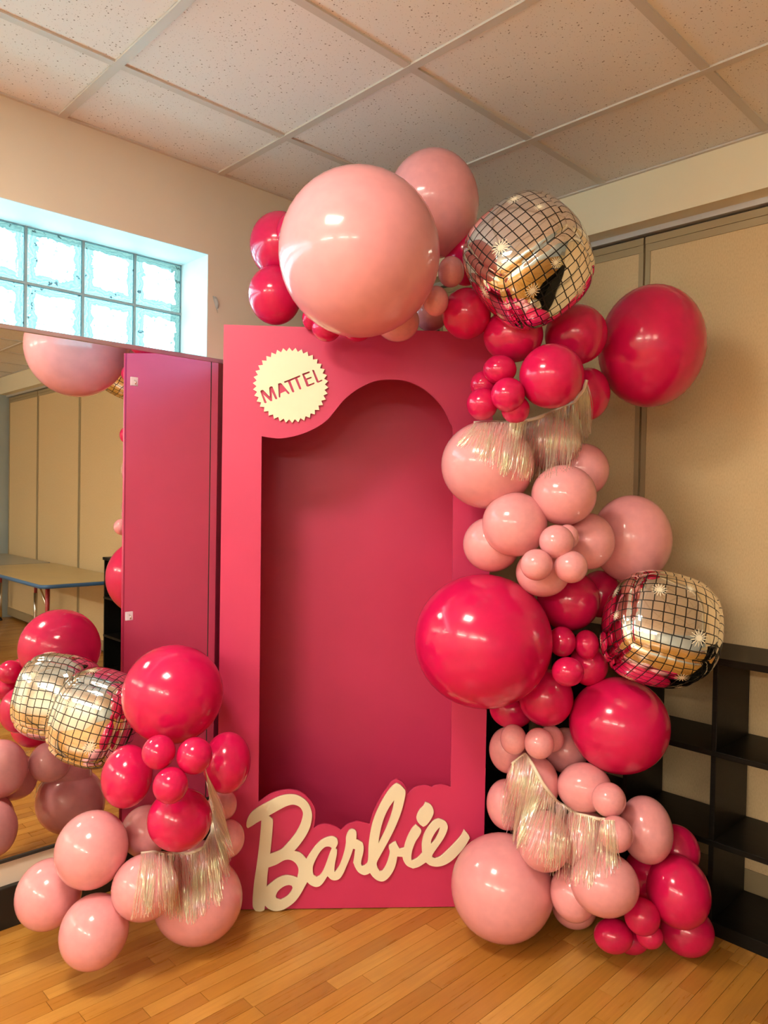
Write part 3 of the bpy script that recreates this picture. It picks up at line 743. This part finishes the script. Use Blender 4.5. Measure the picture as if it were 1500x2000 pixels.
# ------------------------------------------------------------------ tinsel fringes draped on the balloons
def surface_k(px, py):
    d = ray(px, py); best = None
    for c, inv in NB:
        o_ = inv @ (EYE-c); v = inv @ d
        A_ = v.dot(v); B_ = o_.dot(v); C_ = o_.dot(o_)-1
        D_ = B_*B_-A_*C_
        if D_ > 0:
            k = (-B_-math.sqrt(D_))/A_
            if k > 0 and (best is None or k < best): best = k
    return best
def lerp(a, b, t): return a+(b-a)*t
def fringe(cord, ends, count, label, lift=.008, seed=1, base=None):
    """cord: pixel polyline where the braid lies; ends: pixel points where strands end (same length)."""
    rg = random.Random(seed)
    def at(path, t):
        n = len(path)-1; i = min(int(t*n), n-1); f = t*n-i
        return lerp(path[i][0], path[i+1][0], f), lerp(path[i][1], path[i+1][1], f)
    def ks(pix):
        raw = [surface_k(*p) for p in pix]
        known = [k for k in raw if k]; dflt = base or (sum(known)/len(known) if known else 2.5)
        last = next((k for k in raw if k), dflt); out = []
        for k in raw:
            if k is None or k > last+.10: k = last+.02
            out.append(k); last = k
        for _ in range(3):
            out = [min(out[i], (out[max(i-1, 0)]+out[i]+out[min(i+1, len(out)-1)])/3) for i in range(len(out))]
        return out
    cpix = [at(cord, i/60) for i in range(61)]
    ck = ks(cpix)
    for _ in range(6): ck = [(ck[max(i-1, 0)]+ck[i]+ck[min(i+1, 60)])/3 for i in range(61)]
    med = sorted(ck)[30]; ck = [min(max(k, med-.06), med+.06) for k in ck]
    cpts = [EYE+ray(*p)*(k-lift) for p, k in zip(cpix, ck)]
    root = tag(empty('tinsel_fringe', cpts[30]), label, 'fringe garland', 'iridescent tinsel fringes')
    org = cpts[30]
    tube('cord', [p-org-ray(*q)*.006 for p, q in zip(cpts, cpix)], .0055, 'tinsel_cord', root, 8)
    bm = bmesh.new(); SEG = 9
    for s_i in range(count):
        t = rg.random(); clump = math.sin(t*47+seed)*.012+math.sin(t*113)*.006
        a = at(cord, t); e = at(ends, min(1, max(0, t+clump*1.6+rg.gauss(0, .016))))
        ln = rg.uniform(.80, 1.04) if rg.random() < .9 else rg.uniform(.5, .8)
        bow = rg.gauss(0, 4.0)
        pix = []
        for i in range(SEG+1):
            f = i/SEG*ln
            pix.append((lerp(a[0], e[0], f**1.15)+bow*math.sin(f*3.1), lerp(a[1], e[1], f)))
        kk = ks(pix); kk[0] = min(kk[0], ck[int(t*60)]+.004)
        P = [EYE+ray(*p)*(k-lift*rg.uniform(.4, 1.0)) for p, k in zip(pix, kk)]
        w = rg.uniform(.0005, .0010)
        tw = rg.uniform(-.7, .7); prev = None
        for i, p in enumerate(P):
            dr = (P[min(i+1, SEG)]-P[max(i-1, 0)]).normalized(); vd = ray(*pix[i])
            sd = dr.cross(vd).normalized(); nn = sd.cross(dr)
            ww = (sd*math.cos(tw)+nn*math.sin(tw))*w
            cur = (bm.verts.new(p-ww-org), bm.verts.new(p+ww-org))
            if prev: bm.faces.new((prev[0], prev[1], cur[1], cur[0]))
            prev = cur
    tag(link('strands', bm_mesh(bm, 'strands', True), 'iridescent_film', root), 'hair-thin iridescent film strands', kind='stuff')
fringe([(925, 826), (965, 824), (1010, 826), (1050, 816), (1090, 800), (1122, 785), (1140, 762), (1146, 742)],
       [(892, 868), (945, 905), (990, 932), (1035, 938), (1080, 928), (1118, 912), (1140, 868), (1157, 838)], 640,
       'iridescent tinsel fringe hanging under the shiny upper hot pink balloons', seed=3)
fringe([(275, 1667), (300, 1664), (335, 1668), (370, 1667), (398, 1655), (414, 1625), (417, 1590), (409, 1542), (401, 1502)],
       [(255, 1795), (295, 1788), (345, 1795), (375, 1803), (398, 1785), (430, 1765), (447, 1710), (456, 1665), (440, 1600)], 560,
       'iridescent tinsel fringe looped around the cluster by the mirror', seed=5)
fringe([(1000, 1492), (1026, 1472), (1042, 1496), (1060, 1530), (1088, 1566), (1128, 1590), (1172, 1600), (1200, 1602)],
       [(978, 1600), (1000, 1640), (1012, 1650), (1010, 1655), (1075, 1705), (1115, 1728), (1160, 1735), (1215, 1690)], 520,
       'iridescent tinsel fringe across the pink balloons at the right foot', seed=8)
